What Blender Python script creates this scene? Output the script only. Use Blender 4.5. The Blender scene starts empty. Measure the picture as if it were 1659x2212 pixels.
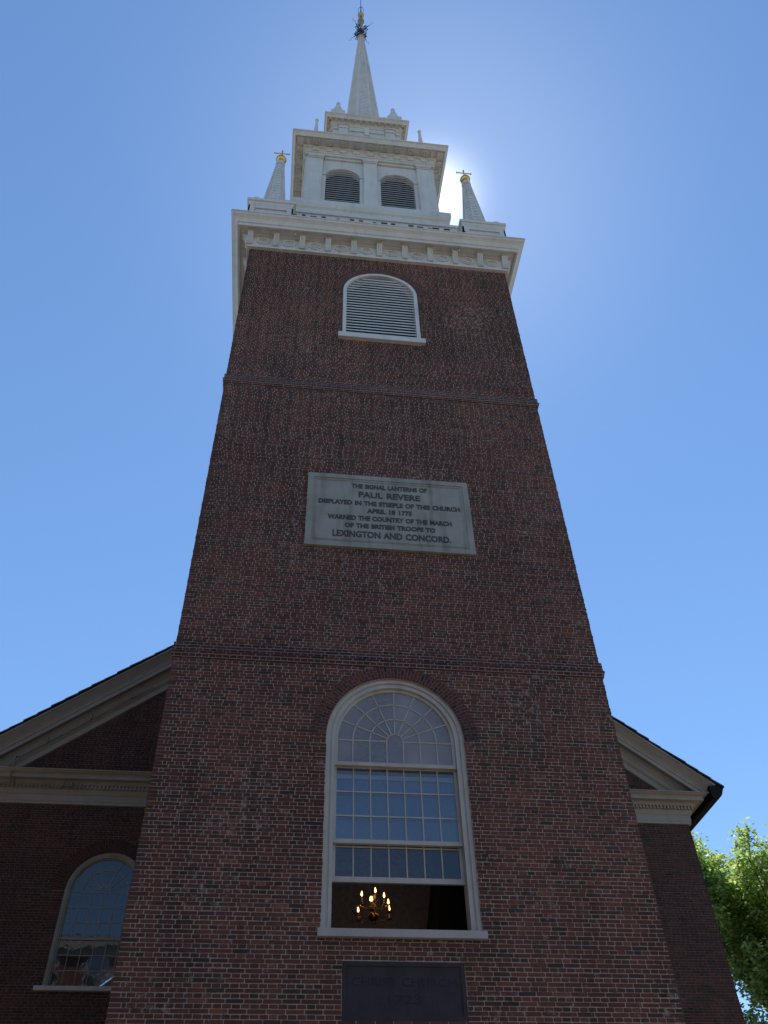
import bpy, bmesh, math, random
from mathutils import Vector, Matrix
from mathutils.geometry import tessellate_polygon
random.seed(7)
PI = math.pi
S = bpy.context.scene
COL = S.collection

# ------------------------------------------------------------------ camera
CAM = Vector((-1.7178, -11.8066, 1.6))
cam = bpy.data.objects.new('camera', bpy.data.cameras.new('camera'))
COL.objects.link(cam)
RX, RY, RZ = 2.35456, -0.030448, -0.0950139
rot = Matrix.Rotation(RZ, 3, 'Z') @ Matrix.Rotation(RX, 3, 'X') @ Matrix.Rotation(RY, 3, 'Y')
cam.matrix_world = Matrix.Translation(CAM) @ rot.to_4x4()
cam.data.sensor_fit = 'HORIZONTAL'
cam.data.sensor_width = 36.0
cam.data.lens = 36.0 * 1818.02 / 1659.0
cam.data.clip_end = 2000
S.camera = cam
# ------------------------------------------------------------------ sky, sun, exposure
FPX = 1818.02
def ray(px, py):
    return rot @ Vector(((px - 829.5) / FPX, -(py - 1106) / FPX, -1.0))
sd = ray(936, 428).normalized()
EL = math.asin(sd.z); AZ = math.atan2(sd.x, sd.y)
W = bpy.data.worlds.new('World'); S.world = W; W.use_nodes = True
nt = W.node_tree
sky = nt.nodes.new('ShaderNodeTexSky'); sky.sky_type = 'NISHITA'; sky.sun_disc = False
sky.sun_elevation = EL; sky.sun_rotation = AZ
sky.air_density = 1.0; sky.dust_density = 0.02; sky.ozone_density = 5.0; sky.altitude = 0
# bright aureole of forward scattered light close to the sun, by true sky direction
def wm(op, a, b_, c=None):
    x = nt.nodes.new('ShaderNodeMath'); x.operation = op
    for i, v in enumerate((a, b_, c)):
        if v is None: continue
        if isinstance(v, (int, float)): x.inputs[i].default_value = v
        else: nt.links.new(v, x.inputs[i])
    return x.outputs[0]
tcw = nt.nodes.new('ShaderNodeTexCoord'); dt = nt.nodes.new('ShaderNodeVectorMath'); dt.operation = 'DOT_PRODUCT'
nt.links.new(tcw.outputs['Generated'], dt.inputs[0]); dt.inputs[1].default_value = sd
om = wm('SUBTRACT', 1.0, dt.outputs['Value'])
aur = wm('ADD', wm('MULTIPLY', wm('EXPONENT', wm('MULTIPLY', om, -1/.0007), 0), 7.0), wm('MULTIPLY', wm('EXPONENT', wm('MULTIPLY', om, -1/.020), 0), .95))
sc_ = nt.nodes.new('ShaderNodeVectorMath'); sc_.operation = 'SCALE'; sc_.inputs[0].default_value = (1, .98, .93); nt.links.new(aur, sc_.inputs['Scale'])
sb = nt.nodes.new('ShaderNodeVectorMath'); sb.operation = 'MULTIPLY'; nt.links.new(sky.outputs[0], sb.inputs[0]); sb.inputs[1].default_value = (.90, 1.0, 1.02)
sa = nt.nodes.new('ShaderNodeVectorMath'); sa.operation = 'ADD'; nt.links.new(sb.outputs[0], sa.inputs[0]); nt.links.new(sc_.outputs[0], sa.inputs[1])
nt.links.new(sa.outputs[0], nt.nodes['Background'].inputs[0])
nt.nodes['Background'].inputs[1].default_value = 0.15
sl = bpy.data.lights.new('sun', 'SUN'); sl.energy = 3.6; sl.angle = math.radians(0.5); sl.color = (1, .95, .87)
sun = bpy.data.objects.new('sun', sl); COL.objects.link(sun)
sun.rotation_euler = (-sd).to_track_quat('-Z', 'Y').to_euler()
S.view_settings.view_transform = 'Standard'; S.view_settings.look = 'None'
S.view_settings.gamma = 1; S.view_settings.exposure = 0.24

# ------------------------------------------------------------------ helpers
class MB:
    """collects shapes; self.f maps a point before it is stored"""
    def __init__(s): s.v = []; s.fc = []; s.f = None; s.uv = {}
    def P(s, p):
        p = Vector(p)
        if s.f: p = s.f(p)
        s.v.append(tuple(p)); return len(s.v) - 1
    def poly(s, pts):
        s.fc.append([s.P(p) for p in pts])
    def box(s, a, b):
        x0, y0, z0 = a; x1, y1, z1 = b
        i = [s.P(p) for p in ((x0,y0,z0),(x1,y0,z0),(x1,y1,z0),(x0,y1,z0),(x0,y0,z1),(x1,y0,z1),(x1,y1,z1),(x0,y1,z1))]
        for q in ((0,3,2,1),(4,5,6,7),(0,1,5,4),(1,2,6,5),(2,3,7,6),(3,0,4,7)): s.fc.append([i[k] for k in q])
    def hexa(s, p8):
        i = [s.P(p) for p in p8]
        for q in ((0,3,2,1),(4,5,6,7),(0,1,5,4),(1,2,6,5),(2,3,7,6),(3,0,4,7)): s.fc.append([i[k] for k in q])
    def ring(s, rings, closed=True, caps=True):
        """rings: list of equal length loops -> skin"""
        idx = [[s.P(p) for p in r] for r in rings]
        n = len(idx[0])
        for a, b in zip(idx, idx[1:]):
            for k in range(n if closed else n - 1):
                s.fc.append([a[k], a[(k+1) % n], b[(k+1) % n], b[k]])
        if caps and closed:
            s.fc.append(idx[0][::-1]); s.fc.append(idx[-1])
    def lathe(s, c, prof, n=16, ang=0):
        cx, cy, cz = c
        s.ring([[(cx + r*math.cos(ang+2*PI*k/n), cy + r*math.sin(ang+2*PI*k/n), cz + z) for k in range(n)] for r, z in prof])
    def tube(s, pts, r, n=6):
        pts = [Vector(p) for p in pts]; rs = r if isinstance(r, (list, tuple)) else [r]*len(pts)
        rings = []
        for i, p in enumerate(pts):
            d = (pts[min(i+1, len(pts)-1)] - pts[max(i-1, 0)]).normalized()
            a = d.cross(Vector((0,0,1)) if abs(d.z) < .9 else Vector((1,0,0))).normalized(); b = d.cross(a)
            rings.append([p + rs[i]*(a*math.cos(2*PI*k/n) + b*math.sin(2*PI*k/n)) for k in range(n)])
        s.ring(rings)
    def arc(s, cx, cz, r0, r1, y0, y1, a0=0, a1=PI, n=32):
        """flat bar bent round (cx,cz) in the xz plane"""
        R = []
        for k in range(n+1):
            a = a0 + (a1-a0)*k/n; c, q = math.cos(a), math.sin(a)
            R.append([(cx+r0*c, y0, cz+r0*q), (cx+r1*c, y0, cz+r1*q), (cx+r1*c, y1, cz+r1*q), (cx+r0*c, y1, cz+r0*q)])
        s.ring(R)
    def sweep(s, prof, path, closed=True):
        """prof: (out, z) list; path: list of (x, y, nx, ny) corner points with mitre directions"""
        s.ring([[(x + nx*o, y + ny*o, z) for o, z in prof] for x, y, nx, ny in path] +
               ([[(path[0][0] + path[0][2]*o, path[0][1] + path[0][3]*o, z) for o, z in prof]] if closed else []), closed=True, caps=not closed)
    def sq(s, prof, cx, cy):
        """square cornice loop: prof gives (half width, z)"""
        s.sweep(prof, [(cx, cy, -1, -1), (cx, cy, 1, -1), (cx, cy, 1, 1), (cx, cy, -1, 1)])
    def build(s, name, m, parent=None, smooth=False, fix=True):
        me = bpy.data.meshes.new(name); me.from_pydata(s.v, [], s.fc); me.validate()
        if fix:
            b = bmesh.new(); b.from_mesh(me); bmesh.ops.recalc_face_normals(b, faces=b.faces); b.to_mesh(me); b.free()
        if smooth:
            me.polygons.foreach_set('use_smooth', [True]*len(me.polygons))
        me.materials.append(m)
        o = bpy.data.objects.new(name, me); COL.objects.link(o)
        if parent: o.parent = parent
        return o

def tag(o, label, cat, group=None, kind=None):
    if label: o['label'] = label
    if cat: o['category'] = cat
    if group: o['group'] = group
    if kind: o['kind'] = kind
    return o
def empty(name, loc):
    o = bpy.data.objects.new(name, None); COL.objects.link(o); o.location = loc; o.empty_display_size = .3
    return o
def copy_tree(o, parent, off=(0,0,0), children=()):
    c = o.copy(); COL.objects.link(c); c.parent = parent; c.location = Vector(o.location) + Vector(off)
    for ch in children:
        d = ch.copy(); COL.objects.link(d); d.parent = c
    return c

# ------------------------------------------------------------------ materials
def newmat(name):
    m = bpy.data.materials.new(name); m.use_nodes = True
    n = m.node_tree.nodes; l = m.node_tree.links
    return m, n, l, n['Principled BSDF']
def nd(n, t, **k):
    x = n.new(t)
    for a, b in k.items(): setattr(x, a, b)
    return x
def math_(n, l, op, a, b=None, c=None, clamp=False):
    x = n.new('ShaderNodeMath'); x.operation = op; x.use_clamp = clamp
    for i, v in enumerate((a, b, c)):
        if v is None: continue
        if isinstance(v, (int, float)): x.inputs[i].default_value = v
        else: l.new(v, x.inputs[i])
    return x.outputs[0]
def noise(n, l, vec, scale, detail=3, rough=.55):
    x = n.new('ShaderNodeTexNoise'); x.inputs['Scale'].default_value = scale
    x.inputs['Detail'].default_value = detail; x.inputs['Roughness'].default_value = rough
    if vec: l.new(vec, x.inputs['Vector'])
    return x
def mixc(n, l, fac, a, b, mode='MIX'):
    x = n.new('ShaderNodeMix'); x.data_type = 'RGBA'; x.blend_type = mode
    for sk, v in ((x.inputs[0], fac), (x.inputs[6], a), (x.inputs[7], b)):
        if isinstance(v, (int, float)): sk.default_value = v
        elif isinstance(v, tuple): sk.default_value = (*v, 1)
        else: l.new(v, sk)
    return x.outputs[2]
def ramp(n, l, fac, stops, interp='LINEAR'):
    x = n.new('ShaderNodeValToRGB'); x.color_ramp.interpolation = interp
    e = x.color_ramp.elements
    while len(e) < len(stops): e.new(.5)
    for q, (p, c) in zip(e, stops): q.position = p; q.color = (*c, 1)
    l.new(fac, x.inputs[0]); return x.outputs[0]

def brick_mat(name, tone=1.0, mortar=(.34,.27,.25), uv=False, redder=0., mort=.0085):
    m, n, l, bs = newmat(name)
    if uv:
        at = nd(n, 'ShaderNodeUVMap'); src = at.outputs[0]
        vec0 = src
    else:
        g = nd(n, 'ShaderNodeNewGeometry'); sp = nd(n, 'ShaderNodeSeparateXYZ'); l.new(g.outputs['Position'], sp.inputs[0])
        sn = nd(n, 'ShaderNodeSeparateXYZ'); l.new(g.outputs['True Normal'], sn.inputs[0])
        side = math_(n, l, 'GREATER_THAN', math_(n, l, 'ABSOLUTE', sn.outputs[0]), .7)
        hz = math_(n, l, 'GREATER_THAN', math_(n, l, 'ABSOLUTE', sn.outputs[2]), .7)
        mx = nd(n, 'ShaderNodeMix'); l.new(side, mx.inputs[0]); l.new(sp.outputs[0], mx.inputs[2]); l.new(sp.outputs[1], mx.inputs[3])
        mz = nd(n, 'ShaderNodeMix'); l.new(hz, mz.inputs[0]); l.new(sp.outputs[2], mz.inputs[2]); l.new(sp.outputs[1], mz.inputs[3])
        cb = nd(n, 'ShaderNodeCombineXYZ'); l.new(mx.outputs[0], cb.inputs[0]); l.new(mz.outputs[0], cb.inputs[1])
        ad = nd(n, 'ShaderNodeVectorMath', operation='ADD'); l.new(cb.outputs[0], ad.inputs[0]); ad.inputs[1].default_value = (0, .0015, 0)
        vec0 = ad.outputs[0]
    # irregular joints: warp
    w1 = noise(n, l, vec0, 11, 3, .6); w2 = noise(n, l, vec0, 1.3, 2, .5)
    def warp(src, nz, amt, v):
        s_ = nd(n, 'ShaderNodeVectorMath', operation='SUBTRACT'); l.new(nz.outputs['Color'], s_.inputs[0]); s_.inputs[1].default_value = (.5, .5, .5)
        k = nd(n, 'ShaderNodeVectorMath', operation='MULTIPLY'); l.new(s_.outputs[0], k.inputs[0]); k.inputs[1].default_value = amt
        a = nd(n, 'ShaderNodeVectorMath', operation='ADD'); l.new(v, a.inputs[0]); l.new(k.outputs[0], a.inputs[1]); return a.outputs[0]
    vec = warp(None, w1, (.03, .011, 0), vec0); vec = warp(None, w2, (.10, .022, 0), vec)
    bt = nd(n, 'ShaderNodeTexBrick', offset=.5, offset_frequency=2, squash=.5, squash_frequency=2)
    bt.inputs['Scale'].default_value = 1; bt.inputs['Brick Width'].default_value = .232; bt.inputs['Row Height'].default_value = .0575
    bt.inputs['Mortar Smooth'].default_value = .35; bt.inputs['Color1'].default_value = (0,0,0,1); bt.inputs['Color2'].default_value = (1,1,1,1)
    bt.inputs['Mortar'].default_value = (.5,.5,.5,1)
    l.new(vec, bt.inputs['Vector'])
    mn = noise(n, l, vec0, 5, 2)
    l.new(math_(n, l, 'MULTIPLY_ADD', mn.outputs[0], mort*1.2, mort*.35), bt.inputs['Mortar Size'])
    sc = nd(n, 'ShaderNodeSeparateColor'); l.new(bt.outputs['Color'], sc.inputs[0])
    t = tone
    def T(r, g, b): return (r*t*(1+redder)*.92, g*t, b*t*.78)
    col = ramp(n, l, sc.outputs[0], [(0, T(.050,.042,.046)), (.10, T(.085,.050,.052)), (.22, T(.135,.056,.055)), (.5, T(.175,.064,.060)),
                                     (.8, T(.205,.072,.062)), (.95, T(.24,.082,.062)), (1, T(.30,.10,.055))])
    big = noise(n, l, vec0, .45, 4, .6)
    col = mixc(n, l, 1.0, col, ramp(n, l, big.outputs[0], [(.3, (.66,.66,.70)), (.7, (1.22,1.18,1.16))]), 'MULTIPLY')
    fine = noise(n, l, vec0, 60, 4, .7)
    col = mixc(n, l, 1.0, col, ramp(n, l, fine.outputs[0], [(.25, (.72,.72,.72)), (.75, (1.25,1.25,1.25))]), 'MULTIPLY')
    # mortar with its own stains
    mt = mixc(n, l, noise(n, l, vec0, 2.2, 4).outputs[0], tuple(c*.62 for c in mortar), tuple(c*1.25 for c in mortar))
    # smeared mortar over some bricks
    sm = noise(n, l, vec0, 7, 5, .65); lo = noise(n, l, vec0, .8, 2)
    smear = math_(n, l, 'MULTIPLY', math_(n, l, 'GREATER_THAN', math_(n, l, 'ADD', sm.outputs[0], math_(n, l, 'MULTIPLY', lo.outputs[0], .3)), .86), .6)
    fac = math_(n, l, 'MAXIMUM', bt.outputs['Fac'], smear, clamp=True)
    col = mixc(n, l, fac, col, mt)
    l.new(col, bs.inputs['Base Color'])
    bs.inputs['Roughness'].default_value = .9; bs.inputs['Specular IOR Level'].default_value = .25
    bp = nd(n, 'ShaderNodeBump'); bp.inputs['Strength'].default_value = .8; bp.inputs['Distance'].default_value = .008
    hgt = math_(n, l, 'MULTIPLY_ADD', bt.outputs['Fac'], -1, math_(n, l, 'MULTIPLY', fine.outputs[0], .5))
    l.new(hgt, bp.inputs['Height']); l.new(bp.outputs[0], bs.inputs['Normal'])
    return m

def real_brick_mat(name, t=1.0, th=.77):
    """for bricks modelled one by one: colour by mesh island"""
    m, n, l, bs = newmat(name)
    g = nd(n, 'ShaderNodeNewGeometry'); P = g.outputs['Position']
    def T(r, g_, b): return (r*t*1.14, g_*t*.98, b*t*.95)
    col = ramp(n, l, g.outputs['Random Per Island'], [(0, T(.040,.040,.036)), (.06, T(.060,.048,.042)), (.18, T(.084,.052,.042)), (.5, T(.108,.056,.044)), (.82, T(.132,.064,.047)), (.96, T(.155,.075,.052)), (1, T(.20,.095,.055))])
    big = noise(n, l, P, .38, 4, .6)
    col = mixc(n, l, 1.0, col, ramp(n, l, big.outputs[0], [(.3, (.74,.75,.76)), (.7, (1.22,1.18,1.15))]), 'MULTIPLY')
    mp = nd(n, 'ShaderNodeMapping'); mp.inputs['Scale'].default_value = (2.2, 2.2, .22); l.new(P, mp.inputs[0])
    st = noise(n, l, mp.outputs[0], 1, 5, .6)
    col = mixc(n, l, 1.0, col, ramp(n, l, st.outputs[0], [(.32, (.70,.71,.74)), (.5, (1,1,1)), (.7, (1.18,1.14,1.10))]), 'MULTIPLY')
    fine = noise(n, l, P, 45, 5, .7)
    col = mixc(n, l, 1.0, col, ramp(n, l, fine.outputs[0], [(.25, (.66,.66,.66)), (.75, (1.3,1.3,1.3))]), 'MULTIPLY')
    sm = noise(n, l, P, 9, 5, .65); lo = noise(n, l, P, .6, 2)
    sf = ramp(n, l, math_(n, l, 'ADD', sm.outputs[0], math_(n, l, 'MULTIPLY', lo.outputs[0], .35)), [(th, (0,0,0)), (th+.09, (.7,.7,.7))])
    col = mixc(n, l, sf, col, (.36*t,.29*t,.25*t))
    l.new(col, bs.inputs['Base Color']); bs.inputs['Roughness'].default_value = .85; bs.inputs['Specular IOR Level'].default_value = .3
    bp = nd(n, 'ShaderNodeBump'); bp.inputs['Strength'].default_value = .7; bp.inputs['Distance'].default_value = .006
    l.new(fine.outputs[0], bp.inputs['Height']); l.new(bp.outputs[0], bs.inputs['Normal'])
    return m
def mortar_mat(name, c):
    m, n, l, bs = newmat(name)
    g = nd(n, 'ShaderNodeNewGeometry'); P = g.outputs['Position']
    a = noise(n, l, P, 1.8, 5, .65); f = noise(n, l, P, 30, 4, .7)
    col = mixc(n, l, a.outputs[0], tuple(q*.5 for q in c), tuple(q*1.35 for q in c))
    col = mixc(n, l, 1, col, ramp(n, l, f.outputs[0], [(.25, (.7,.7,.7)), (.7, (1.15,1.15,1.15))]), 'MULTIPLY')
    l.new(col, bs.inputs['Base Color']); bs.inputs['Roughness'].default_value = .95; bs.inputs['Specular IOR Level'].default_value = .1
    return m

def paint_mat(name, c, rough=.5, stain=.25, streak=.25, sc=1.5):
    m, n, l, bs = newmat(name)
    g = nd(n, 'ShaderNodeNewGeometry')
    mp = nd(n, 'ShaderNodeMapping'); mp.inputs['Scale'].default_value = (6, 6, .5); l.new(g.outputs['Position'], mp.inputs[0])
    a = noise(n, l, g.outputs['Position'], sc, 5, .6); b = noise(n, l, mp.outputs[0], 1, 4, .6); f = noise(n, l, g.outputs['Position'], 22, 4, .7)
    col = mixc(n, l, 1, c, ramp(n, l, a.outputs[0], [(.3, (1-stain,1-stain,1-stain*1.15)), (.62, (1,1,1))]), 'MULTIPLY')
    col = mixc(n, l, 1, col, ramp(n, l, b.outputs[0], [(.28, (1-streak,1-streak,1-streak*1.1)), (.5, (1,1,1))]), 'MULTIPLY')
    col = mixc(n, l, 1, col, ramp(n, l, f.outputs[0], [(.24, (1-stain*.9,)*3), (.42, (1,1,1))]), 'MULTIPLY')
    l.new(col, bs.inputs['Base Color']); bs.inputs['Roughness'].default_value = rough
    bp = nd(n, 'ShaderNodeBump'); bp.inputs['Strength'].default_value = .25; bp.inputs['Distance'].default_value = .004
    l.new(f.outputs[0], bp.inputs['Height']); l.new(bp.outputs[0], bs.inputs['Normal'])
    return m
def plain(name, c, rough=.6, metal=0, spec=.5):
    m, n, l, bs = newmat(name)
    g = nd(n, 'ShaderNodeNewGeometry'); a = noise(n, l, g.outputs['Position'], 14, 4, .6)
    col = mixc(n, l, 1, c, ramp(n, l, a.outputs[0], [(.3, (.72,.72,.72)), (.7, (1.15,1.15,1.15))]), 'MULTIPLY')
    l.new(col, bs.inputs['Base Color']); bs.inputs['Roughness'].default_value = rough; bs.inputs['Metallic'].default_value = metal
    bs.inputs['Specular IOR Level'].default_value = spec
    return m
def glass_mat(name, refl=.22, tint=(.80,.86,.95), dust_glow=.10):
    m, n, l, bs = newmat(name)
    out = n['Material Output']
    gl = nd(n, 'ShaderNodeBsdfGlossy'); gl.inputs['Roughness'].default_value = .02; gl.inputs['Color'].default_value = (.95,.97,1,1)
    tr = nd(n, 'ShaderNodeBsdfTransparent'); tr.inputs[0].default_value = (*tint, 1)
    df = nd(n, 'ShaderNodeBsdfDiffuse'); df.inputs[0].default_value = (.47,.455,.44,1)
    g = nd(n, 'ShaderNodeNewGeometry'); nz = noise(n, l, g.outputs['Position'], 1.6, 3)
    bp = nd(n, 'ShaderNodeBump'); bp.inputs['Strength'].default_value = .12; bp.inputs['Distance'].default_value = .02
    l.new(nz.outputs[0], bp.inputs['Height']); l.new(bp.outputs[0], gl.inputs['Normal'])
    lw = nd(n, 'ShaderNodeLayerWeight'); lw.inputs[0].default_value = .35
    fr = math_(n, l, 'MULTIPLY_ADD', lw.outputs['Fresnel'], .9, refl, clamp=True)
    mx = nd(n, 'ShaderNodeMixShader'); l.new(fr, mx.inputs[0]); l.new(tr.outputs[0], mx.inputs[1]); l.new(gl.outputs[0], mx.inputs[2])
    dn = noise(n, l, g.outputs['Position'], 1.1, 1)
    m2 = nd(n, 'ShaderNodeMixShader'); l.new(math_(n, l, 'MULTIPLY', dn.outputs[0], dust_glow), m2.inputs[0]); l.new(mx.outputs[0], m2.inputs[1]); l.new(df.outputs[0], m2.inputs[2])  # diffuse film: dust, and in the fan the painted ceiling glow
    l.new(m2.outputs[0], out.inputs[0])
    return m
def emis(name, c, s):
    m, n, l, bs = newmat(name)
    bs.inputs['Base Color'].default_value = (*c, 1); bs.inputs['Emission Color'].default_value = (*c, 1); bs.inputs['Emission Strength'].default_value = s
    return m

M_tower = brick_mat('tower brick', .54, (.30,.24,.225))
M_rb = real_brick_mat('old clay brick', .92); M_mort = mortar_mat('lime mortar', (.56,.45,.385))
M_rbn = real_brick_mat('old clay nave brick with painted shade', .56, .84); M_mortn = mortar_mat('nave mortar with painted shade', (.21,.17,.155))  # same brick and mortar, colours darkened to paint in the shade on the nave
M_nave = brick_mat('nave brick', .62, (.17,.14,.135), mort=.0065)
M_house = brick_mat('house brick', 1.5, redder=.15)
M_arch = brick_mat('arch brick', .68, (.24,.18,.165), uv=True, redder=-.05, mort=.005)
M_archn = brick_mat('nave arch brick', .36, (.13,.10,.09), uv=True, redder=.05, mort=.005)  # arch brick copy, shade of the nave wall put into its tone
M_white = paint_mat('white steeple paint', (.62,.61,.575), .5, .12, .15)
M_cream = paint_mat('cream cornice paint', (.305,.278,.228), .55, .12, .12)
M_frame = paint_mat('weathered cream window paint', (.50,.475,.41), .55, .14, .14, 3)
M_sill = paint_mat('grey stone sill', (.48,.46,.43), .7, .2, .1, 3)
M_stone = paint_mat('weathered plaque stone', (.34,.33,.28), .8, .2, .34, 2.2)
M_letter = paint_mat('cut lettering shade', (.085,.082,.07), .9, .3, .3)
M_slateplaque = paint_mat('dark slate plaque', (.046,.039,.041), .8, .35, .35, 4)
M_slatelet = paint_mat('slate lettering', (.024,.021,.023), .8, .1, .1)
M_slate = plain('dark slate roofing', (.035,.035,.042), .6)
M_gutter = plain('dark copper gutter', (.012,.012,.012), .7, 0, .15)
M_glass = glass_mat('old window glass', .10)
M_fglass = glass_mat('milky ceiling-glow fan glass', .07, dust_glow=.9)  # heavy haze paints the lit ceiling's pale glow into the milky panes
M_rglass = glass_mat('raised sash glass', .035, (.5,.55,.62))  # dark tint stands in for the dimmer reflection in the lowest panes
M_nglass = glass_mat('dark window glass', .03, (.35,.38,.42))
M_gold = plain('gilding', (.80,.52,.16), .32, 1.0)
M_gilt = plain('weathered gilding', (.50,.36,.17), .45, .9)
M_iron = plain('black blue iron', (.012,.014,.035), .45)
M_brass = plain('polished brass', (.55,.36,.12), .25, 1.0)
M_dark = plain('dark louvre backing', (.02,.022,.028), .9)  # near-black colour paints the darkness between the slats
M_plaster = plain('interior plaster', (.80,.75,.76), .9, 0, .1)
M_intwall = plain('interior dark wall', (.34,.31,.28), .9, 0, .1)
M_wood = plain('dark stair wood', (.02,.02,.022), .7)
M_candle = plain('ivory candle', (.75,.68,.5), .5)
M_flame = emis('candle bulb glow', (1.0,.45,.12), 12)
M_pipe = plain('grey conduit', (.22,.21,.18), .5)
M_asphalt = plain('brick pavement ground', (.29,.235,.18), .95)

# ------------------------------------------------------------------ ground
HW = 3.65; CY = 3.65
b = MB(); b.poly([(-300,-300,0),(300,-300,0),(300,300,0),(-300,300,0)])
tag(b.build('ground', M_asphalt), None, None, kind='structure')

church = empty('brick_church', (0, 0, 0))
tag(church, 'dark red brick church with tall square tower and white wooden steeple', 'church')

# ------------------------------------------------------------------ walls with openings
def arch_pts(cx, zb, zs, r, n=24, rise=1.0):
    p = [(cx - r, zb), (cx + r, zb)]
    for k in range(n + 1):
        a = PI*k/n; p.append((cx + r*math.cos(a), zs + r*rise*math.sin(a)))
    return p
def holed_wall(b, outer, holes, y, depth):
    loops = [outer] + holes
    tri = tessellate_polygon([[Vector((x, z, 0)) for x, z in lp] for lp in loops])
    flat = [p for lp in loops for p in lp]
    idx = [b.P((x, y, z)) for x, z in flat]
    for t in tri: b.fc.append([idx[k] for k in t])
    for h in holes:
        for (x0, z0), (x1, z1) in zip(h, h[1:] + h[:1]):
            b.poly([(x0, y, z0), (x1, y, z1), (x1, y+depth, z1), (x0, y+depth, z0)])
RW = 1.10
big_hole = arch_pts(0, 5.56, 8.45, RW, 32)
lou_hole = arch_pts(0, 19.66, 21.80, 1.0, 32, 1.02)
fill_hole = [(-.81, 4.50), (.81, 4.50), (.81, 5.19), (-.81, 5.19)]
ROW = .0575
def lay_bricks(xl, xr, z0, z1, y, gaps, seed, L=.232):
    """every brick a shallow block with chipped corners standing proud of the mortar; English bond"""
    rr = random.Random(seed); U = rr.uniform; vs = []; fs = []
    nr = int((z1 - z0)/ROW)
    for r in range(nr):
        za = z0 + r*ROW; zc = za + ROW/2
        a, c = xl(zc), xr(zc)
        segs = [(a, c)]
        for g in gaps:
            iv = g(za, za + ROW)
            if not iv: continue
            ns = []
            for p, q in segs:
                if iv[1] <= p or iv[0] >= q: ns.append((p, q)); continue
                if iv[0] - p > .03: ns.append((p, iv[0]))
                if q - iv[1] > .03: ns.append((iv[1], q))
            segs = ns
        w = L if r % 2 == 0 else L/2
        drift = .030*math.sin(r*.53) + U(-.014, .014)
        wob = U(-.0015, .0015)
        for p, q in segs:
            cuts = []; x = xl(0) + drift + (w if r % 2 == 0 else w*1.5 - w)
            if r % 2: x = xl(0) + drift + .116; cuts_extra = x + .058; 
            xs = []
            if r % 2:
                xs = [x, x + .062]; x = x + .062
                while x < q: x += w + U(-.004, .004); xs.append(x)
            else:
                xs = [x]
                while x < q: x += w + U(-.008, .008); xs.append(x)
            xs = [p] + [t for t in xs if p + .04 < t < q - .04] + [q]
            for i in range(len(xs) - 1):
                h = .0056 + U(-.0012, .0016)
                bx0 = xs[i] + (h if i else U(-.007, .006)); bx1 = xs[i+1] - (h if i < len(xs) - 2 else U(-.007, .006))
                if bx1 - bx0 < .012: continue
                bz0 = za + .0054 + wob + U(-.0015, .0015); bz1 = za + ROW - .0054 + wob + U(-.0015, .0015)
                d = y - .0068 + U(-.0025, .0020); t = [U(.002, .010) for _ in range(4)]; e = [U(-.002, .002) for _ in range(4)]
                o = [(bx0+t[0], bz0+e[0]), (bx1-t[1], bz0+e[1]), (bx1, bz0+t[1]*.8), (bx1, bz1-t[2]*.8), (bx1-t[2], bz1+e[2]), (bx0+t[3], bz1+e[3]), (bx0, bz1-t[3]*.8), (bx0, bz0+t[0]*.8)]
                k = len(vs); vs += [(X, d, Z) for X, Z in o] + [(X, y + .012, Z) for X, Z in o]
                fs.append(tuple(range(k, k+8)))
                for j in range(8): j2 = (j+1) % 8; fs.append((k+j, k+8+j, k+8+j2, k+j2))
    return vs, fs
def arch_gap(cx, zb, zs, r, rout, pad=.012):
    def g(a, c):
        z = (a + c)/2
        if z < zb or z > zs + rout: return None
        if z < zs: return (cx - r, cx + r)
        w = math.sqrt(max(0, rout*rout - (z - zs)**2)) - pad
        return (cx - w, cx + w) if w > .05 else None
    return g
def rect_gap(x0, x1, z0, z1): return lambda a, c: (x0, x1) if (a + c)/2 > z0 and (a + c)/2 < z1 else None
def add_bricks(o, data, m):
    """join the laid bricks into the wall mesh as a second material"""
    me = o.data; me.materials.append(m); k = len(me.materials) - 1
    vs, fs = data; b = bmesh.new(); b.from_mesh(me)
    nv = [b.verts.new(v) for v in vs]
    for f in fs:
        q = b.faces.new([nv[i] for i in f]); q.material_index = k
    b.to_mesh(me); b.free()
b = MB()
outer = [(HW-.004, 0), (HW-.004, 23.56), (-HW+.004, 23.56), (-HW+.004, 0)]
holed_wall(b, outer, [big_hole, lou_hole, [(-.803,4.502),(.803,4.502),(.803,5.188),(-.803,5.188)]], 0, .34)
tower_wall = b.build('tower_wall', M_mort, church, fix=False)
add_bricks(tower_wall, lay_bricks(lambda z: -HW, lambda z: HW, 1.0, 23.56, 0,
    [arch_gap(0, 5.46, 8.45, 1.10, 1.325), arch_gap(0, 19.47, 21.80, 1.003, 1.235), rect_gap(-.81, .81, 4.49, 5.20)], 5), M_rb)
b = MB()
for sx in (-1, 1): b.poly([(sx*HW, -.001, 0), (sx*HW, 2*HW, 0), (sx*HW, 2*HW, 23.56), (sx*HW, -.001, 23.56)])
b.poly([(-HW,2*HW,8),(HW,2*HW,8),(HW,2*HW,23.56),(-HW,2*HW,23.56)])
b.poly([(-HW,0.01,23.55),(HW,0.01,23.55),(HW,2*HW,23.55),(-HW,2*HW,23.55)])
b.build('side_wall', M_tower, tower_wall, fix=False)

def string(zt, dx):
    b = MB(); z = zt
    b.sq([(3.60, z), (HW+dx*.8, z-.004), (HW+dx*.85, z-.165), (HW+dx*1.25, z-.175), (HW+dx*1.35, z-.20), (HW+dx*1.3, z-.225), (HW+dx*.9, z-.245), (HW+dx*.7, z-.30), (3.60, z-.31)], 0, CY)
    return b.build('string_course', M_tower, tower_wall)
string(10.06, .036); string(17.60, .040)

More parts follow.
